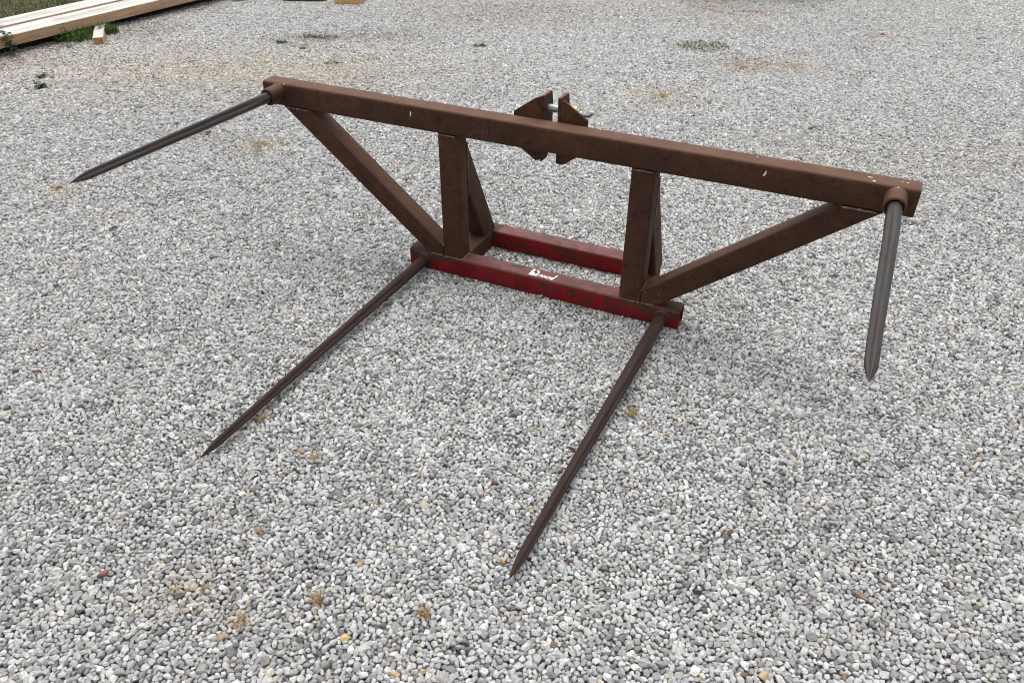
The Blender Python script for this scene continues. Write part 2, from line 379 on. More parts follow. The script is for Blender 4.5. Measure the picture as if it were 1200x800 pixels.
lower = smooth(obj('lower_beam', tube((0, D1/2, H1/2+.001), (1.15, D1/2, H1/2+.001), (0, 0, 1), D1, H1), M['red'], root))
rear = smooth(obj('rear_beam', tube((PL-.012, YR+DR/2, HR/2+.001), (PR+PW-.022, YR+DR/2, HR/2+.001), (0, 0, 1), DR, HR), M['red'], root))
upper = smooth(obj('upper_beam', tube((UX0, UD/2, UZ+UH/2), (UX1, UD/2, UZ+UH/2), (0, 0, 1), UD, UH, .012), M['rust'], root))
for x in (PL, PR):
    smooth(obj('upright', tube((x+PW/2, PD/2+.0015, H1+.001), (x+PW/2, PD/2+.0015, UZ-.001), (0, 1, 0), PW, PD, .009), M['rust'], root))
    # rear stay: slopes from the back of the upright down to the rear beam
    cx = x+PW/2
    a = Vector((cx, .080, .562)); bb = Vector((cx, .322, .086)); dr = (bb-a).normalized(); nr = Vector((0, dr.z, -dr.y)) # towards lower-front
    if nr.y > 0: nr = -nr
    c0 = a+nr*.047-dr*.1; c1 = bb+nr*.047+dr*.15
    smooth(obj('rear_brace', tube(c0, c1, nr, PW-.003, .094, .009, cuts=[((0, PD+.0035, 0), (0, -1, 0)), ((0, 0, HR+.003), (0, 0, -1)), ((0, 0, UZ-.001), (0, 0, 1))]), M['rust'], root))
    smooth(obj('connecting_tube', tube((cx, D1+.001, .0405), (cx, YR-.001, .0405), (0, 0, 1), PW-.001, .078, .009), M['rust'], root))
BV = .0806
def brace(xu, xl, side, cuts):
    A = Vector((xu, 0, UZ)); B = Vector((xl, 0, H1)); t = (B-A).normalized(); nn = Vector((-t.z, 0, t.x))
    if nn.z < 0: nn = -nn
    off = nn*BV/2+Vector((0, BV/2+.003, 0))
    return tube(A+off-t*.3, B+off+t*.3, nn, BV, BV, .009, cuts=cuts+[((0, 0, UZ-.001), (0, 0, 1)), ((0, 0, H1+.002), (0, 0, -1))])
smooth(obj('side_brace', brace(-.5502, .086, -1, [((PL-.001, 0, 0), (1, 0, 0))]), M['rust'], root))
smooth(obj('side_brace', brace(1.7118, 1.0619, 1, [((PR+PW+.001, 0, 0), (-1, 0, 0))]), M['rust'], root))

def loft(rings, closed_tip=True):
    bm = bmesh.new(); L = [[bm.verts.new(p) for p in r] for r in rings]; nn = len(L[0])
    for a, b_ in zip(L, L[1:]):
        for k in range(nn): bm.faces.new((a[k], a[(k+1) % nn], b_[(k+1) % nn], b_[k]))
    bm.faces.new(L[0][::-1]); bm.faces.new(L[-1])
    bmesh.ops.recalc_face_normals(bm, faces=bm.faces); return bm
def spear(A, B, r0, r1, twist, tip=.06, sag=0., bend=.003):
    A, B = Vector(A), Vector(B); t = (B-A).normalized(); L = (B-A).length
    s = Vector((1, 0, 0)); s = (s-t*s.dot(t)).normalized(); u = s.cross(t)
    rings = []
    ts = [0, .03, .06, .09, .12, .16]+[.16+(1-tip/L-.16)*k/18 for k in range(1, 19)]+[1-tip/L*q for q in (.75, .5, .28, .12, .03, 0)]
    for q in ts:
        r = r0+(r1-r0)*q
        if q > 1-tip/L: r *= max(.10, ((1-q)*L/tip)**.62)
        f = min(1, max(0, (q-.05)/.12)); ring = []
        for k in range(32):
            a = k/32*2*math.pi
            c4 = math.cos(4*(a-twist))                 # four ground flats with shallow flutes
            rr = r*(1+f*(.13*c4-.07*(abs(math.sin(2*(a-twist)))**6)))*(1+random.uniform(-.006, .006))
            ring.append(A+t*(L*q)+s*rr*math.cos(a)+u*rr*math.sin(a)+Vector((0, 0, -sag*math.sin(math.pi*q)))+s*bend*math.sin(math.pi*q*1.6)*(1-q))
        rings.append(ring)
    return loft(rings)
def lathe(A, d, prof, seg=28):
    A, d = Vector(A), Vector(d).normalized(); s = d.orthogonal().normalized(); u = d.cross(s)
    return loft([[A+d*p+s*r*math.cos(k/seg*2*math.pi)+u*r*math.sin(k/seg*2*math.pi) for k in range(seg)] for p, r in prof])
for x, tx in ((-.5577, -.5649), (1.7305, 1.7233)):
    sp = smooth(obj('upper_spear', spear((x, -.02, .6533), (tx, -.974, .660), .0215, .0135, math.radians(14)), M['spear_upper'], root), 28)
    sp['label'] = 'dark blued steel spear with ground flats'
    cl = smooth(obj('spear_collar', lathe((x, .004, .6533), (0, -1, 0), [(0, .036), (.010, .035), (.018, .0335), (.066, .0335), (.072, .0325), (.076, .0285), (.076, .0255), (.066, .0245)]), M['rust'], root), 25)
for x, tx in ((.0703, .0419), (1.0856, 1.0572)):
    sp = smooth(obj('lower_spear', spear((x, -.001, .0440), (tx, -1.285, .0215), .0235, .0115, math.radians(10), .075, -.004), M['spear_lower'], root), 28)
    sp['label'] = 'brown rusted spear lying along the gravel'
    smooth(obj('spear_collar', lathe((x, .002, .0430), (0, -1, 0), [(0, .031), (.006, .0305), (.010, .028), (.011, .024)]), M['rust'], root), 25)

# weld beads
def bead(pts_, r=.0032, step=.0065):
    bm = bmesh.new(); rings = []
    P_ = [Vector(p) for p in pts_]; out = []
    for a, b_ in zip(P_, P_[1:]):
        k = max(2, int((b_-a).length/step))
        out += [a+(b_-a)*i/k for i in range(k)]
    out.append(P_[-1]); rings = []
    for i, p in enumerate(out):
        d = (out[min(i+1, len(out)-1)]-out[max(i-1, 0)]).normalized(); s = d.orthogonal().normalized(); u = d.cross(s)
        rr = r*random.uniform(.65, 1.25)*(.4 if i in (0, len(out)-1) else 1); jit = Vector([random.uniform(-.0006, .0006) for _ in range(3)])
        rings.append([p+jit+s*rr*math.cos(k*math.pi/3)+u*rr*math.sin(k*math.pi/3) for k in range(6)])
    return loft(rings)
e = .0005
beads = []
for x in (PL, PR):
    beads += [[(x+.008, -e, UZ-.001), (x+PW-.008, -e, UZ-.001)], [(x+.004, -e, H1+.001), (x+PW-.004, -e, H1+.001), (x+PW+e, .01, H1+.001), (x+PW+e, PD-.01, H1+.001)],
              [(x+PW+e, PD+.002, .40), (x+PW+e, PD+.002, .555)]]
beads += [[(-.535, 0, UZ-.001), (-.428, 0, UZ-.001), (-.419, .012, UZ-.001)], [(1.695, 0, UZ-.001), (1.592, 0, UZ-.001), (1.580, .02, UZ-.001)],
          [(.10, 0, H1+.002), (.155, 0, H1+.002)], [(1.0, 0, H1+.002), (1.05, 0, H1+.002)],
          [(PR+PW+.001, .002, .133), (PR+PW+.001, .07, .137)], [(PL-.001, .002, .127), (PL-.001, .07, .131)]]
for p in beads: smooth(obj('weld_bead', bead(p, .0034), M['weld'], root), 60)

# paint flakes and chips on the upper beam
def flake(c, nrm, sx, sy, seed):
    r = random.Random(seed); c, nrm = Vector(c), Vector(nrm).normalized(); s = Vector((1, 0, 0)); u = nrm.cross(s)
    bm = bmesh.new(); k = 8; bot, top = [], []
    for i in range(k):
        a = i/k*6.283; q = r.uniform(.45, 1.0); p = c+s*sx*q*math.cos(a)+u*sy*q*math.sin(a)
        bot.append(bm.verts.new(p-nrm*.001)); top.append(bm.verts.new(p+nrm*.0007))
    bm.faces.new(top); bm.faces.new(bot[::-1])
    for i in range(k): bm.faces.new((bot[i], bot[(i+1) % k], top[(i+1) % k], top[i]))
    return bm
zt = UZ+UH
for i, (x, y, z, nz, sx, sy) in enumerate([(.052, 0, .659, 0, .0035, .011), (.050, 0, .652, 0, .002, .006), (1.347, 0, .663, 0, .0028, .012), (1.343, 0, .655, 0, .002, .006), (-.06, .059, zt, 1, .005, .003), (1.648, .038, zt, 1, .009, .0025),
        (1.659, .014, zt, 1, .0065, .004), (1.753, .043, zt, 1, .006, .0022), (1.738, .043, zt, 1, .003, .002), (.774, .066, zt, 1, .003, .002), (-.414, .050, zt, 1, .004, .002), (1.307, .055, zt, 1, .004, .002), (1.728, -.004, .688, 0, .006, .004), (-.53, .002, .686, 0, .004, .003)]):
    obj('paint_chip', flake((x, y, z), (0, 0, 1) if nz else (0, -1, 0), sx, sy, i), M['white'], root)

# remains of the white lettering on top of the lower beam (a large letter and four small ones)
def strokes(segs, z):
    bm = bmesh.new()
    for (x0, y0, x1, y1, wd) in segs:
        a, b_ = Vector((x0, y0, z)), Vector((x1, y1, z)); d = (b_-a).normalized(); q = Vector((-d.y, d.x, 0))*wd/2
        jj = lambda: Vector((random.uniform(-.0008, .0008), random.uniform(-.0008, .0008), 0))
        p = [a-q+jj(), b_-q+jj(), b_+q+jj(), a+q+jj()]
        lo = [bm.verts.new(v_-Vector((0, 0, .0012))) for v_ in p]; hi = [bm.verts.new(v_+Vector((0, 0, .0006+.0002*random.random()))) for v_ in p]
        bm.faces.new(hi); bm.faces.new(lo[::-1])
        for i in range(4): bm.faces.new((lo[i], lo[(i+1) % 4], hi[(i+1) % 4], hi[i]))
    bmesh.ops.recalc_face_normals(bm, faces=bm.faces)
    return bm
zl = H1+.001
obj('lettering', strokes([(.541, .012, .545, .058, .010), (.540, .016, .572, .019, .011), (.556, .056, .567, .048, .006), (.567, .048, .571, .030, .006), (.571, .032, .565, .018, .007), (.552, .022, .553, .034, .009),
    (.578, .016, .584, .032, .005), (.582, .030, .590, .028, .005), (.588, .014, .592, .028, .004), (.594, .014, .600, .030, .005), (.600, .030, .606, .016, .005), (.607, .014, .613, .028, .005),
    (.612, .012, .622, .016, .005), (.622, .016, .624, .030, .005), (.616, .030, .624, .030, .004), (.629, .012, .640, .014, .006), (.636, .012, .646, .050, .006), (.630, .014, .632, .028, .005), (.632, .028, .640, .029, .004)], zl), M['white'], root)

# hitch bracket behind the upper beam: two gusseted ears, pin, sleeve and spring clip
def slab(poly, axis, a0, a1):
    """polygon extruded along X or Y"""
    bm = bmesh.new()
    def P3(u, v_, a): return (a, u, v_) if axis == 'X' else (u, a, v_)
    lo = [bm.verts.new(P3(u, v_, a0)) for u, v_ in poly]; hi = [bm.verts.new(P3(u, v_, a1)) for u, v_ in poly]
    bm.faces.new(lo); bm.faces.new(hi[::-1]); k = len(poly)
    for i in range(k): bm.faces.new((lo[i], hi[i], hi[(i+1) % k], lo[(i+1) % k]))
    bmesh.ops.recalc_face_normals(bm, faces=bm.faces)
    bmesh.ops.bevel(bm, geom=bm.edges[:], offset=.0012, segments=1, affect='EDGES')
    return bm
Y0 = UD+.0012
for gpoly, ex in ([[(.437, .700), (.518, .757), (.5425, .767), (.5425, .534), (.537, .531), (.524, .529), (.471, .564), (.437, .592)], .543],
                  [[(.6185, .758), (.629, .764), (.720, .707), (.720, .590), (.677, .561), (.640, .533), (.6185, .529)], .607]):
    g = obj('hitch_plate', slab(gpoly, 'Y', Y0, Y0+.009), M['plate'], root)
    ear = [(Y0, .530), (Y0+.045, .530), (Y0+.088, .575), (Y0+.088, .735), (Y0+.078, .768), (Y0, .770)]
    obj('hitch_ear', slab(ear, 'X', ex, ex+.011), M['plate'], g)
pin = smooth(obj('hitch_pin', lathe((.530, Y0+.046, .716), (1, 0, 0), [(0, .010), (.003, .0135), (.138, .0135), (.141, .0125)]), M['zinc'], root), 30)
smooth(obj('pin_sleeve', lathe((.6195, Y0+.046, .716), (1, 0, 0), [(0, .019), (.045, .019), (.047, .017)]), M['brass'], pin), 30)
smooth(obj('pin_handle', bead([(.664, Y0+.046, .716), (.680, Y0+.044, .712), (.700, Y0+.040, .710), (.712, Y0+.036, .713), (.722, Y0+.034, .722), (.727, Y0+.034, .730)], .0080, .006), M['zinc'], pin), 50)
smooth(obj('spring_clip', bead([(.698, Y0+.046, .735), (.698, Y0+.040, .700), (.692, Y0+.030, .686), (.686, Y0+.036, .680), (.690, Y0+.05, .700)], .0032, .005), M['white'], pin), 50)

# ------------------------------------------------------------------ timbers at the lawn's edge
def wood(name, cols, stretch, gr=1.0):
    mm, n, b = mat(name); tc = node(n, "ShaderNodeTexCoord"); mp = node(n, "ShaderNodeMapping")
    mp.inputs["Scale"].default_value = stretch; n.links.new(tc.outputs["Object"], mp.inputs[0]); v = mp.outputs[0]
    g = noise(n, 30*gr, 6, .65, v, .6); c = ramp(n, g, [(.28, cols[0]), (.5, cols[1]), (.72, cols[2])])
    kn = noise(n, 3.2, 5, .7, tc.outputs["Object"]); c = mixc(n, mrange(n, kn, .56, .74, 0, .55), c, cols[3])
    c = mixc(n, mrange(n, noise(n, 11, 6, .75, v, .4), .50, .66, 0, .6), c, tuple(q*.5 for q in cols[0]))
    c = mixc(n, mrange(n, noise(n, 24, 3, .6, tc.outputs['Object'], .3), .70, .74, 0, .8), c, tuple(q*.55 for q in cols[3]))
    n.links.new(c, b.inputs["Base Color"]); b.inputs["Roughness"].default_value = .8; bump(n, b, g, .3, .003)
    return mm
M['wood_top'] = wood("pale_timber_top_face", ((.36, .345, .31), (.52, .505, .465), (.62, .61, .585), (.25, .20, .145)), (1, .06, 1))  # top faces set paler than the tan sides
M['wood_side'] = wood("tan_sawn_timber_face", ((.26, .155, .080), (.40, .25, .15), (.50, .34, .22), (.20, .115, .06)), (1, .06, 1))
M['wood_orange'] = wood("orange_end_grain", ((.20, .085, .03), (.36, .17, .06), (.46, .25, .10), (.16, .07, .03)), (1, 1, 1), 1.5)
M['wood_dark'] = wood("dark_brown_timber", ((.055, .028, .018), (.10, .05, .030), (.15, .08, .05), (.05, .03, .02)), (1, .1, 1))
M['wood_yellow'] = wood("yellow_pine_face", ((.40, .23, .07), (.54, .34, .12), (.62, .42, .18), (.38, .2, .07)), (.15, 1, 1))
def timber(name, corner, ang, length, width, h, mats, topmat=0, sidemat=1, endmat=2, z=0, bow=0):
    """box whose near right lower edge starts at corner and runs along direction ang; width goes to the left"""
    d = Vector((math.sin(ang), math.cos(ang), 0)); s = Vector((-math.cos(ang), math.sin(ang), 0)); c0 = Vector((corner[0], corner[1], z))
    bm = bmesh.new(); k = 14; rings = []
    for i in range(k+1):
        q = i/k; w1 = random.uniform(-.0015, .0015); o_ = c0+d*(length*q)+s*w1+Vector((0, 0, bow*math.sin(math.pi*q)))
        rings.append([bm.verts.new(o_+s*(width*a)+Vector((0, 0, h*b_))) for a, b_ in ((0, 0), (1, 0), (1, 1), (0, 1))])
    for a, b_ in zip(rings, rings[1:]):
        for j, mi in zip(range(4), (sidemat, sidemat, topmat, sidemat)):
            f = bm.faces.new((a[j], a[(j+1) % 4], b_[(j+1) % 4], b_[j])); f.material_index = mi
    f = bm.faces.new(rings[0][::-1]); f.material_index = endmat; f = bm.faces.new(rings[-1]); f.material_index = endmat
    bmesh.ops.recalc_face_normals(bm, faces=bm.faces)
    ed = [e_ for e_ in bm.edges if e_.calc_face_angle(0) > 1]
    bmesh.ops.bevel(bm, geom=ed, offset=.004, segments=1, affect='EDGES')
    return obj(name, bm, mats, base=tuple(c0))
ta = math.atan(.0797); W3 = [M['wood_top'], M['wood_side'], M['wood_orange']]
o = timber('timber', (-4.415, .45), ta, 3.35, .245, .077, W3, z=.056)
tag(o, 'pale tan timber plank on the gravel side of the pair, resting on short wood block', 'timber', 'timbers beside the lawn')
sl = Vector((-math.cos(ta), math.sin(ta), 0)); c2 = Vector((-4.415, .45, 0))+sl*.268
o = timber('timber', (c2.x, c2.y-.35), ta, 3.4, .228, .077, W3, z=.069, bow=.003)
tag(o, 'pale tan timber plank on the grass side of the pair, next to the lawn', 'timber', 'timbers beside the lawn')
o = timber('wood_block', (-3.950, 1.945), math.radians(-46), .75, .076, .054, [M['wood_top'], M['wood_side'], M['wood_orange']], z=0)
tag(o, 'short wood block with orange end poking out under the tan timbers', 'wood block', 'sleepers under the timbers')
o = timber('wood_block', (-3.99, 3.62), math.radians(-48), .9, .09, .055, [M['wood_top'], M['wood_side'], M['wood_orange']], z=0)
tag(o, 'orange brown wood block on gravel just past the far end of the pale timbers', 'wood block', 'sleepers under the timbers')
o = timber('board', (-3.30, 3.925), math.radians(-23.5), 1.0, .40, .06, [M['wood_dark']]*3, z=.0)
tag(o, 'dark brown board end at the top edge, left of the yellow wood block', 'board')
o = timber('wood_block', (-2.909, 3.958), math.radians(-23.5), .6, .247, .09, [M['wood_yellow']]*3, z=0)
tag(o, 'yellow pine wood block standing on far gravel beside the dark board', 'wood block')

# ------------------------------------------------------------------ unseen wheeled box, made up and added just beyond the frame for its shade
mm, n, b = mat("added_trailer_paint"); tc = node(n, "ShaderNodeTexCoord")
c = ramp(n, noise(n, 8, 5, .6, tc.outputs["Object"]), [(.3, (.045, .047, .05)), (.7, (.085, .085, .085))]); n.links.new(c, b.inputs["Base Color"]); b.inputs["Roughness"].default_value = .55; M['tpaint'] = mm
mm, n, b = mat("tyre_rubber"); b.inputs["Base Color"].default_value = (.02, .02, .02, 1); b.inputs["Roughness"].default_value = .85; M['tyre'] = mm
TX = Vector((.30, 5.76, 0)); tr = empty('added_trailer', TX+Vector((-math.sin(YAW), math.cos(YAW), 0))*.10)
tag(tr, 'unseen dark grey box on wheels, added to shade the far gravel', 'added_trailer')
U, W_ = Vector((math.cos(YAW), math.sin(YAW), 0)), Vector((-math.sin(YAW), math.cos(YAW), 0))
def tbox(name, u0, u1, w0, w1, z0, z1, m_, bev=.006):
    bm = bmesh.new(); o0 = Vector(tr.location)
    vs = [bm.verts.new(o0+U*u+W_*w_+Vector((0, 0, z))) for z in (z0, z1) for u, w_ in ((u0, w0), (u1, w0), (u1, w1), (u0, w1))]
    for f in ((3, 2, 1, 0), (4, 5, 6, 7), (0, 1, 5, 4), (1, 2, 6, 5), (2, 3, 7, 6), (3, 0, 4, 7)): bm.faces.new([vs[i] for i in f])
    bmesh.ops.bevel(bm, geom=bm.edges[:], offset=bev, segments=1, affect='EDGES'); return obj(name, bm, M[m_], tr)
for k in range(7): tbox('deck_board', -.66+k*.189, -.66+k*.189+.183, .045, 2.4, .42, .45, 'wood_dark', .003)
tbox('tailgate', -.66, .66, 0, .035, .40, .86, 'tpaint'); tbox('headboard', -.66, .66, 2.41, 2.445, .40, .86, 'tpaint')
for sg in (-1, 1):
    tbox('side_panel', min(sg*.665, sg*.70), max(sg*.665, sg*.70), .0, 2.445, .40, .86, 'tpaint')
    tbox('chassis_rail', min(sg*.40, sg*.46), max(sg*.40, sg*.46), .06, 2.40, .335, .417, 'tpaint')
    tbox('mudguard', min(sg*.71, sg*.90), max(sg*.71, sg*.90), .95, 1.65, .60, .62, 'tpaint')
    ctr = Vector(tr.location)+U*sg*.80+W_*1.3+Vector((0, 0, .28))
    wh = smooth(obj('tyre', lathe(ctr-U*.075, U, [(0, .20), (.005, .25), (.03, .28), (.12, .28), (.145, .25), (.15, .20)], 36), M['tyre'], tr), 40)
    smooth(obj('rim', lathe(ctr-U*.06, U, [(-.016, .10), (-.016, .17), (.0, .195), (.12, .195), (.137, .17), (.137, .10)], 36), M['zinc'], wh), 40)
tbox('drawbar', -.04, .04, 2.45, 3.5, .34, .41, 'tpaint'); tbox('axle', -.72, .72, 1.27, 1.33, .25, .31, 'tpaint'); tbox('jockey_stand', -.025, .025, 3.3, 3.35, -.005, .34, 'zinc')

# ------------------------------------------------------------------ plants
def leafmat(name, a, b_, c_, rough=.65):
    mm, n, bs = mat(name); at = node(n, "ShaderNodeAttribute", attribute_name='tint'); tc = node(n, "ShaderNodeTexCoord")
    c = ramp(n, at.outputs["Fac"], [(0, a), (.5, b_), (1, c_)])
    n.links.new(c, bs.inputs["Base Color"]); bs.inputs["Roughness"].default_value = rough; bs.inputs["Specular IOR Level"].default_value = .3
    tr = node(n, "ShaderNodeBsdfTranslucent"); n.links.new(c, tr.inputs[0]); ms = node(n, "ShaderNodeMixShader"); ms.inputs[0].default_value = .25
    n.links.new(bs.outputs[0], ms.inputs[1]); n.links.new(tr.outputs[0], ms.inputs[2]); n.links.new(ms.outputs[0], n.nodes["Material Output"].inputs[0])
    return mm
M['dry'] = leafmat("dry_straw", (.20, .12, .05), (.36, .24, .10), (.50, .37, .19))
M['green'] = leafmat("green_blade", (.030, .065, .012), (.060, .120, .022), (.12, .20, .045))
M['weed'] = leafmat("dark_green_leaf", (.022, .050, .014), (.045, .085, .026), (.085, .13, .045))
M['olive'] = leafmat("olive_moss_weed", (.055, .055, .025), (.10, .095, .045), (.16, .14, .07))
M['lawn_blade'] = leafmat("lawn_blade", (.040, .050, .014), (.085, .085, .028), (.20, .155, .070))
def blades_mesh(name, base, length, lean, heading, width, tintv, seg=3):
    """many curved ribbon blades built at once with numpy; base (n,3)"""
    nb = len(base); q = np.linspace(0, 1, seg+1)
    hx, hy = np.cos(heading), np.sin(heading); V = np.zeros((nb, (seg+1)*2, 3), np.float32)
    for i, t_ in enumerate(q):
        out = length*(lean*t_**1.4); upz = length*np.sqrt(np.clip(1-lean**2*.85, .05, 1))*t_*(1-.25*lean*t_)
        w_ = width*(1-t_)**.7*.5+.0002
        for s_, sg in ((0, -1), (1, 1)):
            V[:, i*2+s_, 0] = base[:, 0]+hx*out-hy*w_*sg; V[:, i*2+s_, 1] = base[:, 1]+hy*out+hx*w_*sg; V[:, i*2+s_, 2] = base[:, 2]+upz
    F = []; off = np.arange(nb)*(seg+1)*2
    for i in range(seg):
        a = i*2; F.append(np.stack([off+a, off+a+1, off+a+3, off+a+2], 1))
    F = np.concatenate(F); me = bpy.data.meshes.new(name)
    me.vertices.add(V.shape[0]*V.shape[1]); me.vertices.foreach_set('co', V.reshape(-1))
    me.loops.add(F.size); me.loops.foreach_set('vertex_index', F.ravel().astype(np.int32))
    me.polygons.add(len(F)); me.polygons.foreach_set('loop_start', (np.arange(len(F))*4).astype(np.int32))
    me.update(calc_edges=True); a = me.attributes.new('tint', 'FLOAT', 'POINT'); a.data.foreach_set('value', np.repeat(tintv, (seg+1)*2).astype(np.float32))
    return me
def tuft(name, x, y, r, nb, ln, m_, label, cat, group=None, flat=(.5, .98), wd=.0022, e=1.0, ang=YAW):
    g = np.random.default_rng(int(abs(x*1000)+abs(y*777)+nb)); h = g.random(nb)*6.283; rr = r*np.sqrt(g.random(nb))*.55; a2 = g.random(nb)*6.283
    u = rr*np.cos(a2)*e; v_ = rr*np.sin(a2)
    bx = x+u*math.cos(ang)-v_*math.sin(ang); by = y+u*math.sin(ang)+v_*math.cos(ang)
    base = np.stack([bx, by, np.full(nb, -.003)], 1)
    me = blades_mesh(name, base, ln*g.uniform(.5, 1.1, nb), g.uniform(flat[0], flat[1], nb), h, wd*g.uniform(.6, 1.4, nb), g.random(nb))
    o_ = obj(name, me, M[m_], base=(x, y, 0)); tag(o_, label, cat, group); return o_
# lawn blades
nb = 60000; g = np.random.default_rng(3)
bx = g.uniform(-9.5, -4.35, nb*2); by = g.uniform(.2, 6.5, nb*2); k = (bx < -4.50+.08*(by-1.5)+.03) & (g.random(nb*2) < .9); bx, by = bx[k][:nb], by[k][:nb]
cl = .5+.5*np.sin(bx*5.1+by*2.3)*np.sin(by*4.1-bx*1.7)
me = blades_mesh('grass', np.stack([bx, by, np.full(len(bx), -.008)], 1), g.uniform(.03, .085, len(bx)), g.uniform(.2, .9, len(bx)), g.random(len(bx))*6.283, g.uniform(.003, .007, len(bx)), np.clip(g.normal(.3+.35*cl, .22), 0, 1), 2)
o = obj('grass', me, M['lawn_blade']); tag(o, 'rough olive green lawn grass behind the timbers', 'grass', kind='stuff')

DG = 'dry grass tufts in the gravel'
tuft('dry_grass_tuft', .643, -1.532, .030, 60, .030, 'dry', 'dry straw tuft at the bottom left, above the yellow stone', 'dry grass', DG)
tuft('dry_grass_tuft', .905, -1.452, .030, 60, .030, 'dry', 'dry straw tuft in the foreground, below the tips of the two lower spears', 'dry grass', DG)
tuft('dry_grass_tuft', .367, -1.624, .020, 26, .020, 'dry', 'small dry straw tuft near the bottom left corner, right one of a close pair', 'dry grass', DG)
tuft('dry_grass_tuft', .303, -1.660, .020, 22, .018, 'dry', 'small dry straw tuft near the bottom left corner, left one of a close pair', 'dry grass', DG)
tuft('dry_grass_tuft', .511, -1.660, .022, 30, .020, 'dry', 'small dry straw tuft near the bottom edge, below left of the larger straw tuft', 'dry grass', DG)
tuft('dry_grass_tuft', 1.140, -.525, .030, 46, .034, 'dry', 'dry straw tuft right of the right lower spear', 'dry grass', DG)
tuft('dry_grass_tuft', .075, -1.052, .030, 55, .034, 'dry', 'dry straw tuft touching the right side of the left lower spear', 'dry grass', DG)
tuft('dry_grass_tuft', .331, -1.123, .024, 40, .026, 'dry', 'dry straw tuft between the lower spears, right one of a close pair', 'dry grass', DG)
tuft('dry_grass_tuft', .282, -1.130, .020, 26, .022, 'dry', 'fainter dry straw tuft between the lower spears, left one of a close pair', 'dry grass', DG)
tuft('dry_grass_tuft', .369, -1.417, .018, 26, .020, 'dry', 'small brown straw tuft below the tip of the left lower spear', 'dry grass', DG)
tuft('dry_grass_tuft', -2.00, -.113, .040, 40, .035, 'dry', 'dry straw tuft at left edge below the left upper spear tip', 'dry grass', DG)
tuft('dry_grass_tuft', -1.464, .796, .075, 70, .040, 'dry', 'wide pale straw tuft right of and below the left upper spear', 'dry grass', DG, wd=.003)
tuft('dry_grass_tuft', .349, 2.618, .08, 60, .045, 'dry', 'faint straw tuft on far gravel behind the right end of the hitch', 'dry grass', DG, wd=.003)
tuft('dry_grass_tuft', 1.044, 3.650, .12, 30, .05, 'dry', 'orange straw tuft right of the far green grass patch', 'dry grass', DG, wd=.004, e=1.2)
tuft('dry_grass_tuft', .720, 3.500, .07, 40, .045, 'dry', 'orange straw tuft just below right of the far green grass patch', 'dry grass', DG, wd=.004, e=1.6)

GP = 'green weeds in the gravel'
tuft('grass_patch', .327, 3.914, .30, 480, .045, 'green', 'flat green grass patch growing in the far gravel behind the hitch', 'grass patch', GP, wd=.005, e=1.25)
tuft('weed', -1.273, 3.171, .06, 80, .035, 'green', 'small green weed in far gravel at top centre', 'weed', GP, wd=.006, e=1.7)
tuft('weed', 1.326, 2.406, .020, 26, .035, 'green', 'single small green weed right of centre behind the upper beam', 'weed', GP, wd=.006)
tuft('weed', -2.732, 2.579, .06, 70, .035, 'weed', 'dark green weed leftmost in the mossy row behind the upper beam', 'weed', GP, wd=.006, e=1.3)
tuft('weed', -2.648, 2.820, .09, 110, .030, 'olive', 'olive mossy weed in the middle of the mossy row behind the beam', 'weed', GP, wd=.006, e=1.8)
tuft('weed', -2.500, 2.860, .10, 100, .028, 'olive', 'olive mossy weed at the right end of the mossy row', 'weed', GP, wd=.006, e=1.8)
tuft('weed', -2.473, 2.512, .04, 36, .030, 'olive', 'small olive weed just below the mossy row', 'weed', GP, wd=.006)
tuft('weed', -2.037, 2.292, .07, 60, .028, 'weed', 'flat dark green weed directly behind the left end of the upper beam', 'weed', GP, wd=.006, e=1.9)
tuft('weed', -1.820, 2.493, .06, 40, .028, 'olive', 'faint olive weed behind the left part of the upper beam', 'weed', GP, wd=.006, e=1.8)
tuft('grass_clump', -4.30, 2.02, .30, 620, .13, 'green', 'tall green grass clump left of the short wood block, by the timbers', 'grass clump', 'grass clumps by the timbers', flat=(.15, .8), wd=.006, e=1.3, ang=1.2)
tuft('grass_clump', -4.17, 2.20, .10, 170, .10, 'green', 'green grass clump right of the short wood block, under the timber', 'grass clump', 'grass clumps by the timbers', flat=(.15, .8), wd=.006, e=1.2, ang=1.2)

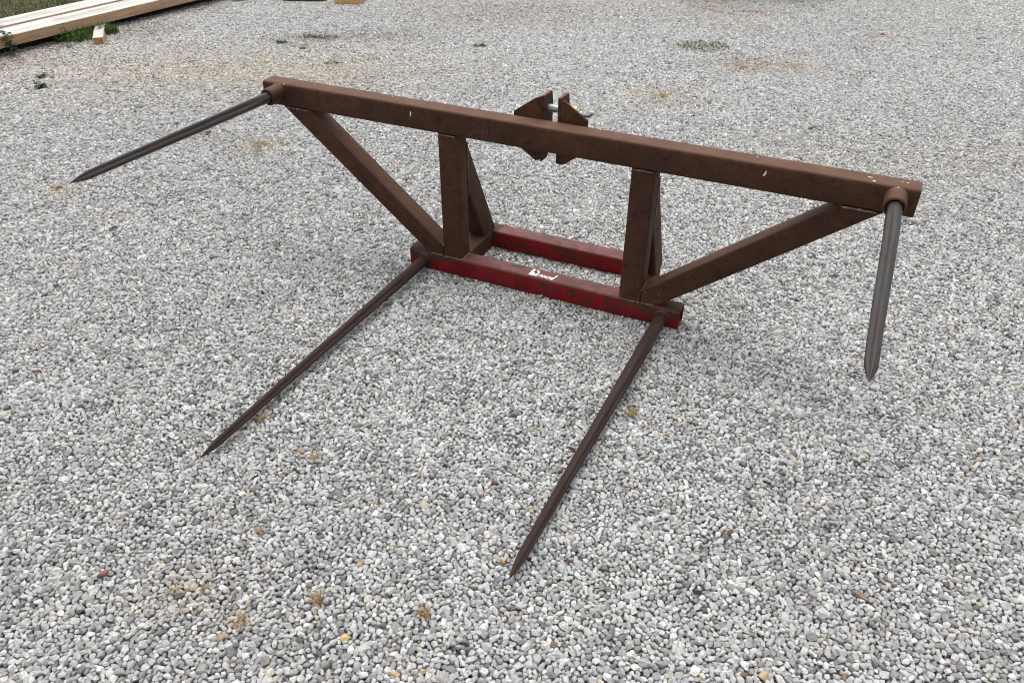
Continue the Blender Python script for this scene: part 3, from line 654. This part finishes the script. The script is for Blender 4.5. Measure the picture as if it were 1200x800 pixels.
def leaf_into(bm, lay, base, d, ln, wd, tv, curl=.25):
    d = Vector(d).normalized(); s = d.cross(Vector((0, 0, 1)))
    s = s.normalized() if s.length > .01 else Vector((1, 0, 0)); u = s.cross(d); rows = []
    for q, w_ in ((0, .15), (.25, .75), (.55, 1), (.8, .7), (1, .04)):
        p = Vector(base)+d*ln*q-u*curl*ln*q*q
        rows.append([bm.verts.new(p-s*wd*w_*.5+u*wd*.12*w_), bm.verts.new(p), bm.verts.new(p+s*wd*w_*.5+u*wd*.12*w_)])
    for r in rows:
        for vv in r: vv[lay] = tv
    for a, b_ in zip(rows, rows[1:]):
        for i in (0, 1): bm.faces.new((a[i], a[i+1], b_[i+1], b_[i]))
def leafy(name, x, y, stems, h, ln, label, cat, group=None, spread=.5, m_='weed', seed=1, z0=0):
    r = random.Random(seed); root_ = empty(name, (x, y, z0)); tag(root_, label, cat, group)
    sb = bmesh.new(); sl_ = sb.verts.layers.float.new('tint'); lb = bmesh.new(); ll = lb.verts.layers.float.new('tint')
    for s in range(stems):
        a = r.uniform(0, 6.283); hh = h*r.uniform(.6, 1.1); lean_ = Vector((math.cos(a), math.sin(a), 0))*spread*hh; pp = []
        for i in range(6):
            q = i/5; pp.append(Vector((x, y, z0-.005))+lean_*q*q+Vector((0, 0, hh*q)))
        for a_, b_ in zip(pp, pp[1:]):
            d = (b_-a_).normalized(); s1 = d.orthogonal().normalized(); s2 = d.cross(s1)
            A_ = [sb.verts.new(a_+s1*.0016*math.cos(k*2.094)+s2*.0016*math.sin(k*2.094)) for k in range(3)]; B_ = [sb.verts.new(b_+s1*.0013*math.cos(k*2.094)+s2*.0013*math.sin(k*2.094)) for k in range(3)]
            for k in range(3): sb.faces.new((A_[k], A_[(k+1) % 3], B_[(k+1) % 3], B_[k]))
        for i, p in enumerate(pp[(1 if h > .06 else 0):]):
            for k in range(3):
                a3 = r.uniform(0, 6.283); leaf_into(lb, ll, p, (math.cos(a3), math.sin(a3), r.uniform(.0, .7)), ln*r.uniform(.6, 1.15), ln*.45, r.random())
    obj('stem', sb, M['weed'], root_); obj('foliage', lb, M[m_], root_); return root_
leafy('leafy_weed', -3.464, .972, 4, .028, .034, 'low dark green broadleaf weed at left edge, nearer the camera', 'weed', 'broadleaf weeds in the gravel', 1.6, seed=3)
leafy('leafy_weed', -3.675, 1.142, 3, .022, .034, 'low dark green broadleaf weed at left edge, the one behind', 'weed', 'broadleaf weeds in the gravel', 1.8, 'olive', seed=4)
leafy('tall_weed', -4.33, 1.22, 3, .24, .050, 'tall thin leafy weed growing in front of timbers at the left edge', 'weed', 'leafy weeds beside the timbers', .35, seed=8)
leafy('tall_weed', -4.30, 1.42, 3, .26, .055, 'tall leafy weed with dark leaves over the pale timbers', 'weed', 'leafy weeds beside the timbers', .30, seed=9)
leafy('tall_weed', -4.19, 1.80, 2, .17, .04, 'shorter leafy weed in front of timbers, left of the grass clump', 'weed', 'leafy weeds beside the timbers', .30, seed=11)

# ------------------------------------------------------------------ loose leaves and odd stones
mm, n, b = mat("dead_leaf_brown"); tc = node(n, "ShaderNodeTexCoord")
c = ramp(n, noise(n, 60, 4, .6, tc.outputs["Object"]), [(.35, (.13, .045, .022)), (.65, (.27, .11, .05))]); n.links.new(c, b.inputs["Base Color"]); b.inputs["Roughness"].default_value = .7; M['leaf'] = mm
mm, n, b = mat("dark_brown_leaf"); b.inputs["Base Color"].default_value = (.06, .032, .022, 1); b.inputs["Roughness"].default_value = .7; M['leafd'] = mm
def dead_leaf(x, y, ln, m_, label, seed):
    bm = bmesh.new(); lay = bm.verts.layers.float.new('tint'); r = random.Random(seed); a = r.uniform(0, 6.28)
    leaf_into(bm, lay, (x, y, .006), (math.cos(a), math.sin(a), .25), ln, ln*.55, .5, .6)
    leaf_into(bm, lay, (x, y, .006), (math.cos(a+1.1), math.sin(a+1.1), .35), ln*.6, ln*.4, .5, .3)
    r_ = bmesh.ops.solidify(bm, geom=bm.faces[:], thickness=.0006)
    o_ = obj('dead_leaf', bm, M[m_], base=(x, y, 0)); tag(o_, label, 'leaf', 'dead leaves on the gravel')
dead_leaf(1.492, -1.120, .024, 'leafd', 'dark brown dead leaf in the lower foreground, right of centre', 1)
dead_leaf(1.161, -1.158, .014, 'leaf', 'small orange brown dead leaf right of the tip of the right lower spear', 2)
dead_leaf(1.534, -.891, .022, 'leaf', 'reddish brown dead leaf in the lower right gravel', 3)
dead_leaf(-.788, -1.197, .026, 'leaf', 'reddish brown dead leaf alone at the left edge of the gravel', 4)
dead_leaf(-1.389, -.284, .030, 'leafd', 'brown curled leaf below the tip of the left upper spear', 5)
dead_leaf(-2.00, -.09, .040, 'leaf', 'brown curled leaf in the straw tuft at the left edge', 6)
dead_leaf(-1.855, .80, .05, 'leaf', 'orange brown dead leaf just below the middle of the left upper spear', 7)
dead_leaf(1.586, 4.892, .06, 'leafd', 'small dark leaf on the far gravel at upper right', 8)
def odd_stone(x, y, s, colr, label, seed, rz):
    mm, n, b = mat("coloured_stone"); tc = node(n, "ShaderNodeTexCoord")
    c = ramp(n, noise(n, 90, 5, .65, tc.outputs["Object"]), [(.3, tuple(q*.7 for q in colr)), (.7, colr)]); n.links.new(c, b.inputs["Base Color"]); b.inputs["Roughness"].default_value = .8
    me = stone_mesh('stone', seed); me.materials.clear(); me.transform(Matrix.Diagonal((s[0], s[1], s[2], 1)))
    me.materials.append(mm); o_ = bpy.data.objects.new('stone', me); col.objects.link(o_); o_.location = (x, y, .003); o_.rotation_euler = (.2, .1, rz); tag(o_, label, 'stone')
odd_stone(.768, -1.591, (.012, .010, .008), (.62, .45, .20), 'yellow ochre stone in the gravel at bottom left of centre', 5, .4)
odd_stone(.10, -1.70, (.015, .008, .008), (.22, .11, .08), 'reddish brown stone at the left edge near the bottom left corner', 6, 1.2)
odd_stone(1.015, -1.235, (.008, .006, .006), (.34, .19, .06), 'small orange brown stone below the tip of the right lower spear', 7, .2)
odd_stone(.925, -1.62, (.013, .008, .007), (.50, .36, .22), 'tan stone at the bottom edge below the foreground straw tuft', 8, .3)
odd_stone(1.876, -.949, (.017, .006, .006), (.33, .20, .13), 'thin brown stone lying in the bottom right foreground', 9, -.2)
